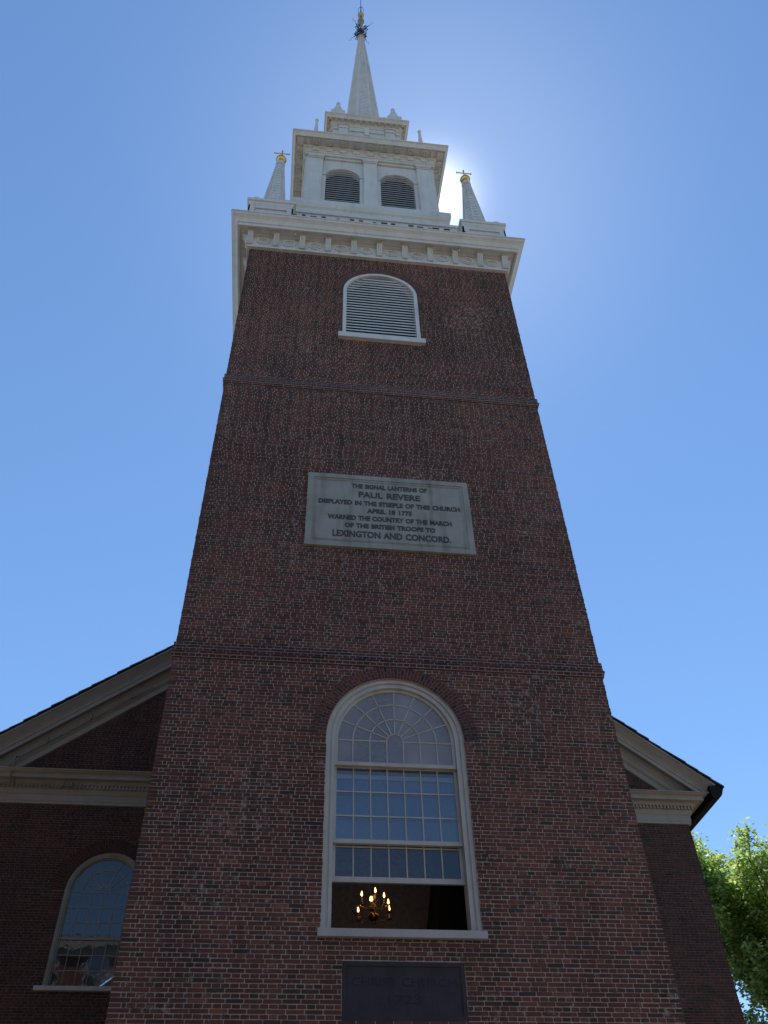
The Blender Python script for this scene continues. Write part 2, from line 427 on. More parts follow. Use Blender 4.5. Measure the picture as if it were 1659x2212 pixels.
def voussoir(cx, zs, r0, r1, y, parent, name='brick_arch', rise=1.0, a0=0, a1=PI, mat=None):
    """ring of arch bricks, flush ring standing 6 mm proud, UV runs round the arch so bricks stand on end"""
    n = 64; vs = []; fs = []; uvs = []
    for k in range(n + 1):
        a = a0 + (a1-a0)*k/n; c, s_ = math.cos(a), math.sin(a)
        for r, yy in ((r0, y+.12), (r0, y-.013), (r1, y-.013), (r1, y+.01)):
            vs.append((cx + r*c, yy, zs + r*s_*(rise if r == r0 else rise*.5+.5)))
    for k in range(n):
        for j in range(3):
            i = 4*k + j; fs.append([i, i+1, i+5, i+4])
            u0, u1 = k*(a1-a0)/n*(r0+r1)/2, (k+1)*(a1-a0)/n*(r0+r1)/2
            v = (0, .12, .12+(r1-r0), .13+(r1-r0))
            uvs.append([(v[j]*1.0, u0), (v[j+1]*1.0, u0), (v[j+1]*1.0, u1), (v[j]*1.0, u1)])
    me = bpy.data.meshes.new(name); me.from_pydata(vs, [], fs)
    ul = me.uv_layers.new(name='UVMap')
    for p, q in zip(me.polygons, uvs):
        for li, t in zip(p.loop_indices, q): ul.data[li].uv = t
    me.materials.append(mat or M_arch)
    o = bpy.data.objects.new(name, me); COL.objects.link(o); o.parent = parent
    return o

# ------------------------------------------------------------------ windows
def muntin_fan(b, cx, zs, rings, r, y0, y1, t, nrad, zlow):
    for q in rings:
        b.arc(cx, zs, q - t, q + t, y0, y1, n=28)
    for k in range(1, nrad):
        a = PI*k/nrad; r0 = rings[0]
        c, s_ = math.cos(a), math.sin(a); px, pz = -s_*t, c*t
        b.hexa([(cx+r0*c+px, y0, zs+r0*s_+pz), (cx+r*c+px, y0, zs+r*s_+pz), (cx+r*c+px, y1, zs+r*s_+pz), (cx+r0*c+px, y1, zs+r0*s_+pz),
                (cx+r0*c-px, y0, zs+r0*s_-pz), (cx+r*c-px, y0, zs+r*s_-pz), (cx+r*c-px, y1, zs+r*s_-pz), (cx+r0*c-px, y1, zs+r0*s_-pz)])
def arch_frame(b, cx, zb, zs, r0, r1, y0, y1, n=36):
    """moulded casing: jambs + arch"""
    b.box((cx-r1, y0, zb), (cx-r0, y1, zs)); b.box((cx+r0, y0, zb), (cx+r1, y1, zs))
    b.arc(cx, zs, r0, r1, y0, y1, n=n)

def big_window():
    zs, zb = 8.44, 5.56
    f = MB()
    arch_frame(f, 0, zb, zs, 1.035, 1.099, .035, .30)      # outer casing
    arch_frame(f, 0, zb, zs, 1.005, 1.036, .060, .30)      # bead
    arch_frame(f, 0, zb, zs, .955, 1.006, .048, .30)      # inner casing
    fr = f.build('window', M_frame, church)
    # upper (fixed) sash
    s = MB()
    s.arc(0, zs, .905, .954, .10, .15, n=36)
    for sx in (-1, 1):
        a, c = sorted((sx*.905, sx*.954)); s.box((a, .10, 8.03), (c, .15, zs))
    s.box((-.954, .085, 7.995), (.954, .15, 8.055))
    muntin_fan(s, 0, zs, [.131, .40, .668], .91, .112, .138, .0085, 8, 8.05)
    s.box((-.905, .113, zs-.009), (-.131, .137, zs+.009)); s.box((.131, .113, zs-.009), (.905, .137, zs+.009))
    for x in (.131, .40, .668):
        for sx in (-1, 1): s.box((sx*x-.0085, .112, 8.055), (sx*x+.0085, .138, zs))
    s.build('upper_sash', M_frame, fr)
    # middle sash
    s = MB(); y0, y1 = .155, .20
    for sx in (-1, 1):
        a, c = sorted((sx*.912, sx*.954)); s.box((a, y0, 6.861), (c, y1, 8.03))
    s.box((-.954, y0-.02, 6.80), (.954, y1, 6.86)); s.box((-.912, y0+.001, 7.985), (.912, y1-.001, 8.03))
    for z in (7.604, 7.224): s.box((-.912, y0+.01, z-.009), (.912, y1-.011, z+.009))
    for k in range(1, 7): s.box((-.912+.2606*k-.0085, y0+.008, 6.86), (-.912+.2606*k+.0085, y1-.009, 7.985))
    s.build('middle_sash', M_frame, fr)
    # raised bottom sash
    s = MB(); y0, y1 = .205, .25
    for sx in (-1, 1):
        a, c = sorted((sx*.905, sx*.954)); s.box((a, y0+.0005, 6.351), (c, y1-.0005, 7.9))
    s.box((-.954, y0, 6.275), (.954, y1, 6.35)); s.box((-.905, y0+.001, 7.83), (.905, y1-.001, 7.9))
    for z in (6.78,): s.box((-.905, y0+.01, z-.010), (.905, y1-.011, z+.010))
    for k in range(1, 7): s.box((-.905+.2586*k-.0085, y0+.008, 6.35), (-.905+.2586*k+.0085, y1-.009, 7.83))
    s.build('raised_sash', M_frame, fr)
    # glass
    g = MB(); pts = arch_pts(0, 8.055, zs, .92, 32)
    g.poly([(x, .125, z) for x, z in pts]); g.build('fan_glass', M_fglass, fr); g = MB(); g.poly([(-.93, .178, 6.85), (.93, .178, 6.85), (.93, .178, 8.0), (-.93, .178, 8.0)])
    g.build('glass', M_glass, fr); g = MB()
    g.poly([(-.92, .228, 6.34), (.92, .228, 6.34), (.92, .228, 7.85), (-.92, .228, 7.85)])
    g.build('raised_glass', M_rglass, fr)
    s = MB(); s.box((-1.14, -.085, 5.462), (1.14, .34, 5.562)); s.build('sill', M_sill, fr)
    voussoir(0, 8.45, 1.10, 1.325, 0, fr)
    return fr
big_window()

def nave_window(cx, parent):
    zs, zb = 9.0, 7.06; y = 8.06
    f = MB()
    arch_frame(f, cx, zb, zs, .80, .872, y+.03, y+.22); arch_frame(f, cx, zb, zs, .762, .801, y+.05, y+.22)
    fr = f.build('window', M_frame2, parent)
    s = MB(); y0, y1 = y+.10, y+.135
    s.arc(cx, zs, .735, .762, y0, y1)
    for sx in (-1, 1):
        a, c = sorted((sx*.735, sx*.762)); s.box((cx+a, y0, zb), (cx+c, y1, zs))
    s.box((cx-.762, y0-.015, 8.005), (cx+.762, y1, 8.05)); s.box((cx-.735, y0+.001, zb), (cx+.735, y1-.001, zb+.05))
    muntin_fan(s, cx, zs, [.126, .50], .75, y0+.008, y1-.008, .007, 8, 8)
    s.box((cx-.735, y0+.009, zs-.007), (cx+.735, y1-.009, zs+.007))
    for z in (8.666, 8.362, 7.70, 7.40): s.box((cx-.735, y0+.009, z-.007), (cx+.735, y1-.009, z+.007))
    for k in range(1, 6): s.box((cx-.76+.2533*k-.0065, y0+.007, zb+.05), (cx-.76+.2533*k+.0065, y1-.007, zs))
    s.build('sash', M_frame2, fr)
    g = MB(); g.poly([(x, y+.118, z) for x, z in arch_pts(cx, zb+.02, zs, .745, 28)]); g.build('glass', M_nglass, fr)
    s = MB(); s.box((cx-1.0, y-.09, 6.975), (cx+.98, y+.22, 7.06)); s.build('sill', M_sill, fr)
    voussoir(cx, 9.0, .88, 1.16, y, fr, mat=M_archn)
M_frame2 = paint_mat('darker cream nave window paint', (.30,.28,.23), .6, .25, .2, 3)  # darker and more stained than the tower window paint

def louvre_window():
    zs, zb = 21.80, 19.66
    f = MB()
    arch_frame(f, 0, zb, zs, .905, .998, -.02, .26)
    fr = f.build('louvred_window', M_white, church)
    s = MB(); n = 23
    for k in range(n):
        z = zb + .05 + k*.1275
        hw = .905 if z < zs else math.sqrt(max(0, .905**2 - (z + .05 - zs)**2))
        if hw < .12: continue
        s.hexa([(-hw, .04, z), (hw, .04, z), (hw, .066, z+.026), (-hw, .066, z+.026), (-hw, .04, z+.050), (hw, .04, z+.050), (hw, .070, z+.066), (-hw, .070, z+.066)])
    s.build('louvre', M_white, fr)
    s = MB(); s.poly([(x, .25, z) for x, z in arch_pts(0, zb, zs, .95, 28)]); s.build('shade_sheet', M_dark, fr)  # dark sheet in place of the unlit tower interior
    s = MB(); s.box((-1.10, -.10, 19.47), (1.10, .3, 19.665)); s.build('sill', M_white, fr)
    voussoir(0, 21.80, 1.003, 1.235, 0, fr, rise=1.02)
louvre_window()

# ------------------------------------------------------------------ plaques
def text_mesh(s, size, name, m, parent, x, y, z, ext=.004, wid=None, off=0.0, sp=1.0):
    c = bpy.data.curves.new(name, 'FONT'); c.body = s; c.size = size; c.extrude = ext; c.align_x = 'CENTER'; c.offset = off; c.space_character = sp; c.space_word = 1.25
    c.resolution_u = 3
    t = bpy.data.objects.new(name, c); COL.objects.link(t)
    dg = bpy.context.evaluated_depsgraph_get(); me = bpy.data.meshes.new_from_object(t.evaluated_get(dg))
    bpy.data.objects.remove(t)
    xs = [v.co.x for v in me.vertices]; w = max(xs) - min(xs); mid = (max(xs)+min(xs))/2
    k = (wid/w) if wid else 1
    for v in me.vertices:
        v.co = ((v.co.x-mid)*k + x, y - v.co.z, z + v.co.y)
    me.materials.clear(); me.materials.append(m)
    o = bpy.data.objects.new(name, me); COL.objects.link(o); o.parent = parent
    return o
b = MB()
x0, x1, z0, z1 = -1.627, 1.68, 12.415, 14.42
b.box((x0, -.052, z0), (x1, .02, z1))
pl = b.build('stone_plaque', M_stone)
tag(pl, 'grey stone plaque with carved lettering about the signal lanterns, set high in the tower wall', 'plaque')
b = MB()
for d, w, h in ((.0, .115, .016), (.150, .012, .007), (.178, .012, .007)):
    a0, a1, c0, c1 = x0+d, x1-d, z0+d, z1-d
    y = -.052 - h; yb = -.0515
    b.box((a0, y, c0), (a1, yb, c0+w)); b.box((a0, y, c1-w), (a1, yb, c1)); b.box((a0, y, c0+w), (a0+w, yb, c1-w)); b.box((a1-w, y, c0+w), (a1, yb, c1-w))
b.build('raised_border', M_stone, pl)
LN = [('THE SIGNAL LANTERNS OF', 14.055, .115, 1.555, .04), ('PAUL REVERE', 13.795, .152, 1.26, .035), ('DISPLAYED IN THE STEEPLE OF THIS CHURCH', 13.567, .113, 2.86, .035),
      ('APRIL 18 1775', 13.36, .113, .905, .025), ('WARNED THE COUNTRY OF THE MARCH', 13.147, .113, 2.47, .03), ('OF THE BRITISH TROOPS TO', 12.94, .108, 1.79, .03),
      ('LEXINGTON AND CONCORD.', 12.69, .150, 2.32, .06)]
for s_, z, h, w, cx in LN:
    text_mesh(s_, h/.69, 'inscription', M_letter, pl, cx, -.0515, z, ext=.006, wid=w, off=.0085)

b = MB(); b.box((-.803, .008, 4.502), (.803, .06, 5.188)); sp_ = b.build('slate_plaque', M_slateplaque)
tag(sp_, 'dark slate plaque with faint lettering under the big arched window', 'plaque')
b = MB()
for d, w in ((.0, .07),):
    b.box((-.803, -.004, 4.502), (.803, .0075, 4.502+.055)); b.box((-.803, -.004, 5.188-.055), (.803, .0075, 5.188)); b.box((-.803, -.004, 4.557), (-.748, .0075, 5.133)); b.box((.748, -.004, 4.557), (.803, .0075, 5.133))
b.build('border', M_slateplaque, sp_)
text_mesh('CHRIST CHURCH', .14, 'inscription', M_slatelet, sp_, 0, .008, 4.90, .002, 1.36, 0)
text_mesh('1723', .14, 'inscription', M_slatelet, sp_, .0, .008, 4.70, .002, .42, 0)

# ------------------------------------------------------------------ room behind the big window
b = MB()
b.poly([(-3.4,.345,9.95),(3.4,.345,9.95),(3.4,4.3,9.95),(-3.4,4.3,9.95)])
room = b.build('room_ceiling', M_plaster, church, fix=False)
b = MB()
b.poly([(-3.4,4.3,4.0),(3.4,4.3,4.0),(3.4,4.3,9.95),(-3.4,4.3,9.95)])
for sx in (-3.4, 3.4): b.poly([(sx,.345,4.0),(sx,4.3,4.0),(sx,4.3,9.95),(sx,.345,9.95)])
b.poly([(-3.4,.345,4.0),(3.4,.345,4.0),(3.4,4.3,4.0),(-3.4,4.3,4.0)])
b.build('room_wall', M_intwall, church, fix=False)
b = MB()
b.sweep([(0, 9.70), (.02, 9.72), (.05, 9.80), (.12, 9.86), (.14, 9.93), (0, 9.945)], [(-3.39, 4.29, 0, -1), (3.39, 4.29, 0, -1)], closed=False)
b.build('room_cornice', M_plaster, church)
b = MB()
b.hexa([(1.35,2.5,7.9),(3.3,2.5,9.0),(3.3,4.2,9.0),(1.35,4.2,7.9),(1.2,2.5,8.3),(3.3,2.5,9.4),(3.3,4.2,9.4),(1.2,4.2,8.3)])
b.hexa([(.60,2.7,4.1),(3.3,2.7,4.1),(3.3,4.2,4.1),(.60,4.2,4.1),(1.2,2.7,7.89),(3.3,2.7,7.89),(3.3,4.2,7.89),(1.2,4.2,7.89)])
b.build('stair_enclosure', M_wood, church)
b = MB()
for z in (6.95,): pass
# chandelier
ch = empty('chandelier', (-.10, 2.6, 6.62))
tag(ch, 'brass candle chandelier glowing in the dark room behind the raised sash', 'chandelier')
b = MB(); b.lathe((0,0,0), [(.004,-.08),(.03,-.07),(.015,-.05),(.05,-.03),(.085,.02),(.09,.06),(.06,.10),(.025,.13),(.02,.18),(.045,.21),(.05,.24),(.03,.27),(.015,.30),(.03,.35),(.035,.38),(.012,.42),(.006,.46)], 14)
b.build('stem', M_brass, ch, smooth=True)
b = MB(); b.tube([(0,0,.46),(0,0,3.32)], .007); b.build('hanging_rod', M_brass, ch)
for tier_, (R0, z0_, zc, n, ph) in enumerate(((.30, .06, .02, 6, .35), (.19, .24, .20, 4, .1))):
    for k in range(n):
        a = ph + 2*PI*k/n; c, s_ = math.cos(a), math.sin(a)
        b = MB(); b.tube([(.03*c,.03*s_,z0_), (R0*.35*c,R0*.35*s_,z0_-.07), (R0*.75*c,R0*.75*s_,z0_-.08), (R0*c,R0*s_,z0_-.02), (R0*c,R0*s_,zc+.02)], .0075, 6)
        b.lathe((R0*c, R0*s_, zc), [(.008,0),(.036,.012),(.04,.022),(.012,.026),(.014,.05),(.012,.052)], 10)
        arm = b.build('arm', M_brass, ch, smooth=True)
        lit = not (tier_ == 0 and k in (3, ))
        b = MB(); b.lathe((R0*c, R0*s_, zc+.05), [(.011,0),(.011,.10),(.006,.102)], 8); b.build('candle', M_candle, arm)
        if lit:
            b = MB(); b.lathe((R0*c, R0*s_, zc+.152), [(.003,0),(.013,.012),(.015,.026),(.010,.052),(.001,.082)], 8); b.build('flame', M_flame, arm, smooth=True)

# ------------------------------------------------------------------ main cornice
b = MB()
b.sq([(3.55,23.552),(3.735,23.556),(3.745,23.60),(3.735,23.64),(3.715,23.655),(3.715,24.16),(3.80,24.175),(3.80,24.215),(3.99,24.225),(3.99,24.17),(4.035,24.165),(4.04,24.275),
      (4.075,24.29),(4.075,24.315),(4.09,24.345),(4.125,24.41),(4.17,24.455),(4.215,24.49),(4.235,24.53),(4.235,24.555),(4.256,24.56),(4.256,24.612),(3.5,24.62)], 0, CY)
mc = b.build('main_cornice', M_white, church)
def side_maps(h):
    """four maps: local (u, out, z) -> world, for the four sides of a square tier of half width h round (0,CY)"""
    return [lambda p, h=h: Vector((p.x, CY-h-p.y, p.z)), lambda p, h=h: Vector((h+p.y, CY+p.x, p.z)),
            lambda p, h=h: Vector((-p.x, CY+h+p.y, p.z)), lambda p, h=h: Vector((-h-p.y, CY-p.x, p.z))]
mp4 = side_maps(3.715)
def modillion(b, u):
    w = .080
    prof = [(.0, 23.68), (.055, 23.67), (.08, 23.70), (.070, 23.78), (.072, 23.88), (.090, 23.98), (.125, 24.07), (.155, 24.13), (.165, 24.165), (0, 24.165)]
    b.ring([[(u-w, o, z) for o, z in prof], [(u+w, o, z) for o, z in prof]])
    for d in (-.055, 0, .055):      # reeds
        p2 = [(.0, 23.70), (.092, 23.70), (.088, 23.80), (.088, 23.88), (.108, 23.98), (.143, 24.07), (.172, 24.125), (0, 24.14)]
        b.ring([[(u+d-.014, o, z) for o, z in p2], [(u+d+.014, o, z) for o, z in p2]])
    b.box((u-.105, -.005, 24.166), (u+.105, .20, 24.222))
def rosette(b, u):
    z = 23.90
    for r0, r1, o in ((.135, .172, .038), (.055, .085, .030)):
        n = 24; R = []
        for k in range(n+1):
            a = 2*PI*k/n; c, s_ = math.cos(a), math.sin(a)
            R.append([(u+r0*c, -.005, z+r0*s_), (u+r0*c, o, z+r0*s_), (u+r1*c, o, z+r1*s_), (u+r1*c, -.005, z+r1*s_)])
        b.ring(R, caps=False)
    b.ring([[(u+r*math.cos(2*PI*k/12), o, z+r*math.sin(2*PI*k/12)) for k in range(12)] for r, o in ((.035,-.005),(.035,.015),(.02,.024),(.002,.026))])
for s_i, mp in enumerate(mp4):
    for k in range(11):
        if s_i == 2: continue
        b = MB(); b.f = mp; modillion(b, (k-5)*.735); b.build('modillion', M_white, mc)
    for k in range(10):
        if s_i == 2: continue
        b = MB(); b.f = mp; rosette(b, (k-4.5)*.735); b.build('rosette', M_white, mc)
# small security lamps under the soffit
for x in (-2.42, 2.32):
    b = MB(); b.lathe((x, -.26, 24.22), [(.03,.0),(.03,-.03),(.022,-.04),(.028,-.075),(.012,-.095)], 10); b.build('soffit_fitting', M_white, mc)
# lead roof behind the cornice and slates poking over the edge
b = MB()
b.ring([[(sx*h, CY+sy*h, z) for sx, sy in ((-1,-1),(1,-1),(1,1),(-1,1))] for h, z in ((4.2,24.622),(3.0,25.5),(2.5,25.9))], caps=False)
b.build('tower_roof', M_slate, church)
rr = random.Random(3); x = -2.55
while x < 2.5:
    w = rr.choice((.10,.14,.18,.12)); 
    if rr.random() < .72:
        b = MB(); b.box((x, -.603, 24.613), (x+w, -.40, 24.66+rr.uniform(.0,.06))); b.build('roof_slate', M_gutter, church)
    x += w + rr.choice((.0,.03,.11,.14))
# parapet between pedestals
b = MB()
for i, mp in enumerate(side_maps(3.45)):
    b.f = mp; b.box((-2.6, -.12, 24.75), (2.6, 0, 26.42)); b.box((-2.6, -.16, 26.421), (2.6, .05, 26.56))
b.build('parapet', M_white, church)
# pedestals, urns, pinnacles
def pedestal(cx, cy):
    b = MB()
    b.sq([(.55,24.6),(.62,24.62),(.62,25.78),(.655,25.80),(.655,25.86),(.68,25.90),(.68,25.98),(.72,26.0),(.725,26.11),(.5,26.13),(.02,26.15)], cx, cy)
    # framed panels
    for h_, fx in ((0, None),):
        for i in range(4):
            a = i*PI/2; c, s_ = math.cos(a), math.sin(a)
            b.f = lambda p, c=c, s_=s_: Vector((cx + p.x*c - p.y*s_, cy + p.x*s_ + p.y*c, p.z))
            b.box((-.66,-.66,24.9),(-.47,-.615,25.77)); b.box((.47,-.66,24.9),(.66,-.615,25.77)); b.box((-.47,-.66,25.62),(.47,-.615,25.77)); b.box((-.47,-.66,24.9),(.47,-.615,25.0))
    p = b.build('pedestal', M_white, church)
    for sx in (-1, 1):
        for sy in (-1, 1):
            b = MB(); b.lathe((cx+sx*.47, cy+sy*.47, 26.11), [(.10,0),(.11,.03),(.155,.08),(.185,.16),(.18,.24),(.14,.31),(.09,.36),(.055,.39),(.045,.43),(.02,.455),(.003,.46)], 18)
            b.build('urn', M_white, p, smooth=True)
def octcone(cx, cy, z0, z1, r0, r1, name, m, parent, ribs=.05, lap=.16):
    b = MB(); n = int((z1-z0)/lap); rings = []
    for k in range(n):       # lapped boards
        za, zb = z0+(z1-z0)*k/n, z0+(z1-z0)*(k+1)/n
        ra, rb = r0+(r1-r0)*k/n, r0+(r1-r0)*(k+1)/n
        rings.append([(cx+(ra+.006)*math.cos(PI/8+PI/4*j), cy+(ra+.006)*math.sin(PI/8+PI/4*j), za) for j in range(8)])
        rings.append([(cx+(rb-.010)*math.cos(PI/8+PI/4*j), cy+(rb-.010)*math.sin(PI/8+PI/4*j), zb-.0) for j in range(8)])
    b.ring(rings); o = b.build(name, m, parent)
    b = MB()
    for j in range(8):
        a = PI/8+PI/4*j; c, s_ = math.cos(a), math.sin(a); t = ribs
        def pt(r, z, w): return (cx+r*c-w*s_, cy+r*s_+w*c, z)
        tt = max(.35, r1/r0*1.6)
        b.hexa([pt(r0+.028, z0, -t*.3), pt(r0+.028, z0, t*.3), pt(r0-.05, z0, t*1.6), pt(r0-.05, z0, -t*1.6),
                pt(r1+.022, z1, -t*.3*tt), pt(r1+.022, z1, t*.3*tt), pt(r1-.03, z1, t*1.3*tt), pt(r1-.03, z1, -t*1.3*tt)])
    b.build('corner_rib', m, o)
    return o
def sphere_prof(r, n=12): return [(max(.002, r*math.sin(PI*k/n)), -r*math.cos(PI*k/n)) for k in range(n+1)]
def pinnacle(cx, cy):
    o = octcone(cx, cy, 26.12, 30.30, .44, .125, 'pinnacle', M_white, church, .032, .21)
    b = MB(); b.lathe((cx, cy, 30.30), [(.15,-.10),(.165,-.02),(.14,.02),(.12,.10),(.135,.14),(.11,.19),(.10,.22)], 16); b.build('neck', M_white, o)
    b = MB(); b.lathe((cx, cy, 30.72), sphere_prof(.175), 20); b.lathe((cx, cy, 30.72), [(.178,-.012),(.183,0),(.178,.012)], 20); b.build('gilded_ball', M_gold, o, smooth=True)
    b = MB(); b.lathe((cx, cy, 30.88), [(.03,0),(.022,.05),(.020,.50),(.03,.54),(.035,.58),(.02,.60)], 8)
    b.f = lambda p: Vector((cx + p.z, cy + p.y, 31.25 + p.x))
    b.lathe((0,0,-.26), [(.036,-.012),(.036,.012),(.022,.03),(.022,.49),(.036,.51),(.036,.532)], 8); b.build('cross', M_gold, o)
for sx in (-1, 1):
    for sy in (-1, 1):
        pedestal(sx*3.22, CY+sy*3.22); pinnacle(sx*3.22, CY+sy*3.22)

# ------------------------------------------------------------------ belfry podium and belfry
BX = -.03
b = MB()
b.sq([(2.0,25.2),(2.66,25.3),(2.66,27.95),(2.62,28.02),(2.62,28.08),(2.585,28.09),(2.585,28.42),(2.60,28.44),(2.60,28.60),(2.66,28.66),(2.66,28.72),(2.69,28.78),(2.695,28.83),(2.70,28.84),(2.70,29.115),(2.3,29.13)], BX, CY)
b.build('belfry_podium', M_white, church)
b = MB()
H = 2.30
for mp in side_maps(H):
    b.f = lambda p, mp=mp: mp(p) + Vector((BX, 0, 0))
    holes = [arch_pts(s_*1.0, 29.80, 32.05, .62, 24) for s_ in (-1, 1)]
    outer = [(-H, 29.12), (H, 29.12), (H, 33.5), (-H, 33.5)]
    tri = tessellate_polygon([[Vector((x, z, 0)) for x, z in lp] for lp in [outer]+holes])
    flat = [p for lp in [outer]+holes for p in lp]; idx = [b.P((x, 0, z)) for x, z in flat]
    for t in tri: b.fc.append([idx[k] for k in t])
    for h in holes:
        for (xa, za), (xb, zb) in zip(h, h[1:]+h[:1]): b.poly([(xa, 0, za), (xb, 0, zb), (xb, -.24, zb), (xa, -.24, za)])
bel = b.build('belfry', M_white, church, fix=False)
b = MB()
for mp in side_maps(H):
    b.f = lambda p, mp=mp: mp(p) + Vector((BX, 0, 0))
    for u0, u1 in ((-2.28, -1.76), (-.25, .25), (1.76, 2.28)):
        b.box((u0, -.02, 29.13), (u1, .11, 33.16)); b.box((u0-.02, -.02, 29.13), (u1+.02, .13, 29.30))
        b.box((u0-.02, -.02, 33.16), (u1+.02, .14, 33.24)); b.box((u0-.04, -.02, 33.24), (u1+.04, .17, 33.42))
    for u0, u1 in ((-2.42, -2.28), (2.28, 2.42)): b.box((u0, -.02, 29.13), (u1, .05, 33.3))
    for s_ in (-1, 1):   # imposts, arch rims
        for t in (-1, 1):
            a, c = sorted((s_*1.0+t*.625, s_*1.0+t*.745)); b.box((a, -.02, 32.0), (c, .04, 32.07))
    for u0, u1 in ((-1.70, -.31), (.31, 1.70)): b.box((u0, -.02, 33.30), (u1, .07, 33.44))
b.build('pilaster', M_white, bel)
for i, mp in enumerate(side_maps(H)):
    for s_ in (-1, 1):
        b = MB(); b.f = lambda p, mp=mp: mp(p) + Vector((BX, 0, 0))
        for k in range(17):
            z = 29.84 + k*.170
            hw = .62 if z < 32.05 else math.sqrt(max(0, .62**2 - (z+.02-32.05)**2))
            if hw < .1: continue
            b.hexa([(s_-hw, -.06, z), (s_+hw, -.06, z), (s_+hw, -.085, z+.026), (s_-hw, -.085, z+.026), (s_-hw, -.06, z+.030), (s_+hw, -.06, z+.030), (s_+hw, -.085, z+.048), (s_-hw, -.085, z+.048)])
        b.build('louvre', M_white, bel)
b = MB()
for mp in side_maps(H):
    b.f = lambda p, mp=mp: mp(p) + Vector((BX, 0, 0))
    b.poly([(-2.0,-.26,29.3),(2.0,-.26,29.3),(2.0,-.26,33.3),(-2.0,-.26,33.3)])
b.build('louvre_shade_sheet', M_dark, bel)  # dark sheets in place of the unlit belfry interior
# belfry entablature and cornice
b = MB()
b.sq([(2.2,33.43),(2.44,33.435),(2.44,33.56),(2.47,33.57),(2.47,33.62),(2.455,33.63),(2.455,33.90),(2.54,33.93),(2.545,33.985),(2.56,34.035),(2.83,34.04),(2.83,34.0),(2.86,34.0),(2.862,34.10),(2.885,34.13),(2.91,34.18),(2.95,34.215),(2.972,34.22),(2.972,34.285),(2.2,34.40)], BX, CY)
bc = b.build('belfry_cornice', M_white, church)
for i, mp in enumerate(side_maps(2.455)):
    if i == 2: continue
    f = lambda p, mp=mp: mp(p) + Vector((BX, 0, 0))
    for k in range(9):
        b = MB(); b.f = f; b.box(((k-4)*.515-.125, -.01, 33.70), ((k-4)*.515+.125, .045, 33.915)); b.build('frieze_block', M_white, bc)
    for k in range(9):
        u = (k-4)*.515
        b = MB(); b.f = f
        b.box((u-.13, .12, 33.985), (u+.13, .345, 34.041))
        for j in range(5):
            for q in (0, 1):      # guttae in a U
                b.lathe((u-.10+j*.05, .30-q*.05, 33.985), [(.014,.0),(.014,-.028)], 6)
        for j in range(4):
            for q in (-.10, -.05, .05, .10): b.lathe((u+q, .14+j*.028, 33.985), [(.012,.0),(.012,-.028)], 6)
        b.box((u-.025, .125, 33.955), (u+.025, .235, 33.984))
        b.build('mutule', M_white, bc)
    b = MB(); b.f = f
    for s_ in (-1, 1):
        a, c = sorted((s_*2.32, s_*2.43)); b.box((a, .10, 33.99), (c, .345, 34.041))
    a, c = -2.78, -2.54; b.box((a, .10, 33.99), (c, .345, 34.041))
    b.build('soffit_panel', M_white, bc)
b = MB(); b.ring([[(BX+sx*h, CY+sy*h, z) for sx, sy in ((-1,-1),(1,-1),(1,1),(-1,1))] for h, z in ((2.95,34.288),(1.7,34.9),(1.4,34.95))]); b.build('belfry_roof', M_slate, church)
for sx in (-1, 1):
    for sy in (-1, 1):
        cx, cy = BX+sx*2.13, CY+sy*2.13
        b = MB(); b.box((cx-.2, cy-.2, 34.35), (cx+.2, cy+.2, 34.9)); b.lathe((cx, cy, 34.9), [(.17,0),(.045,2.55),(.06,2.57),(.06,2.6)], 8, PI/8)
        o = b.build('small_pinnacle', M_white, church)
        b = MB(); b.lathe((cx, cy, 37.56), sphere_prof(.075, 8), 12); b.build('gilded_ball', M_gold, o, smooth=True)

# ------------------------------------------------------------------ lantern stage
AX = -.03
b = MB(); b.sq([(1.3,34.8),(1.62,34.82),(1.62,35.6),(1.50,35.65),(1.46,35.7),(1.46,39.0),(1.50,39.02),(1.50,39.14),(1.53,39.16),(1.53,39.22),(1.56,39.25),(1.60,39.30),(1.70,39.305),(1.70,39.28),(1.72,39.28),(1.72,39.36),(1.76,39.41),(1.81,39.45),(1.836,39.46),(1.836,39.53),(1.2,39.60)], AX, CY)
lan = b.build('lantern_stage', M_white, church)
for i, mp in enumerate(side_maps(1.46)):
    b = MB(); b.f = lambda p, mp=mp: mp(p) + Vector((AX, 0, 0))
    for u in (-1.0, 1.0):
        b.box((u-.20, -.01, 35.8), (u+.20, .09, 38.62)); b.box((u-.23, -.01, 38.62), (u+.23, .13, 38.72)); b.box((u-.20, -.01, 38.72), (u+.20, .10, 38.93)); b.box((u-.25, -.01, 38.93), (u+.25, .16, 39.0))
    b.box((-.10, -.01, 38.1), (.10, .12, 38.8))
    b.box((-.72, -.01, 38.55), (.72, .05, 38.62)); b.box((-1.44, -.01, 38.6), (-1.26, .05, 38.68)); b.box((1.26, -.01, 38.6), (1.44, .05, 38.68))
    b.build('pilaster', M_white, lan)
    for k in range(13):
        b = MB(); b.f = lambda p, mp=mp: mp(p) + Vector((AX, 0, 0)); b.box(((k-6)*.262-.055, .10, 39.225), ((k-6)*.262+.055, .235, 39.306)); b.build('dentil', M_white, lan)
for sx in (-1, 1):
    for sy in (-1, 1):
        cx, cy = AX+sx*1.26, CY+sy*1.26
        b = MB(); b.box((cx-.31, cy-.31, 39.5), (cx+.31, cy+.31, 40.62))
        b.lathe((cx, cy, 40.6), [(.20,0),(.23,.06),(.245,.25),(.24,.50),(.215,.72),(.17,.92),(.125,1.06),(.10,1.14),(.095,1.24),(.105,1.38),(.10,1.52),(.07,1.64),(.003,1.70)], 18)
        b.build('urn', M_white, lan, smooth=False)

b = MB(); b.tube([(.70, CY-.70, 42.6), (.95, CY-1.0, 41.95), (1.18, CY-1.2, 41.5)], .012, 5); b.build('cable', M_white, lan)

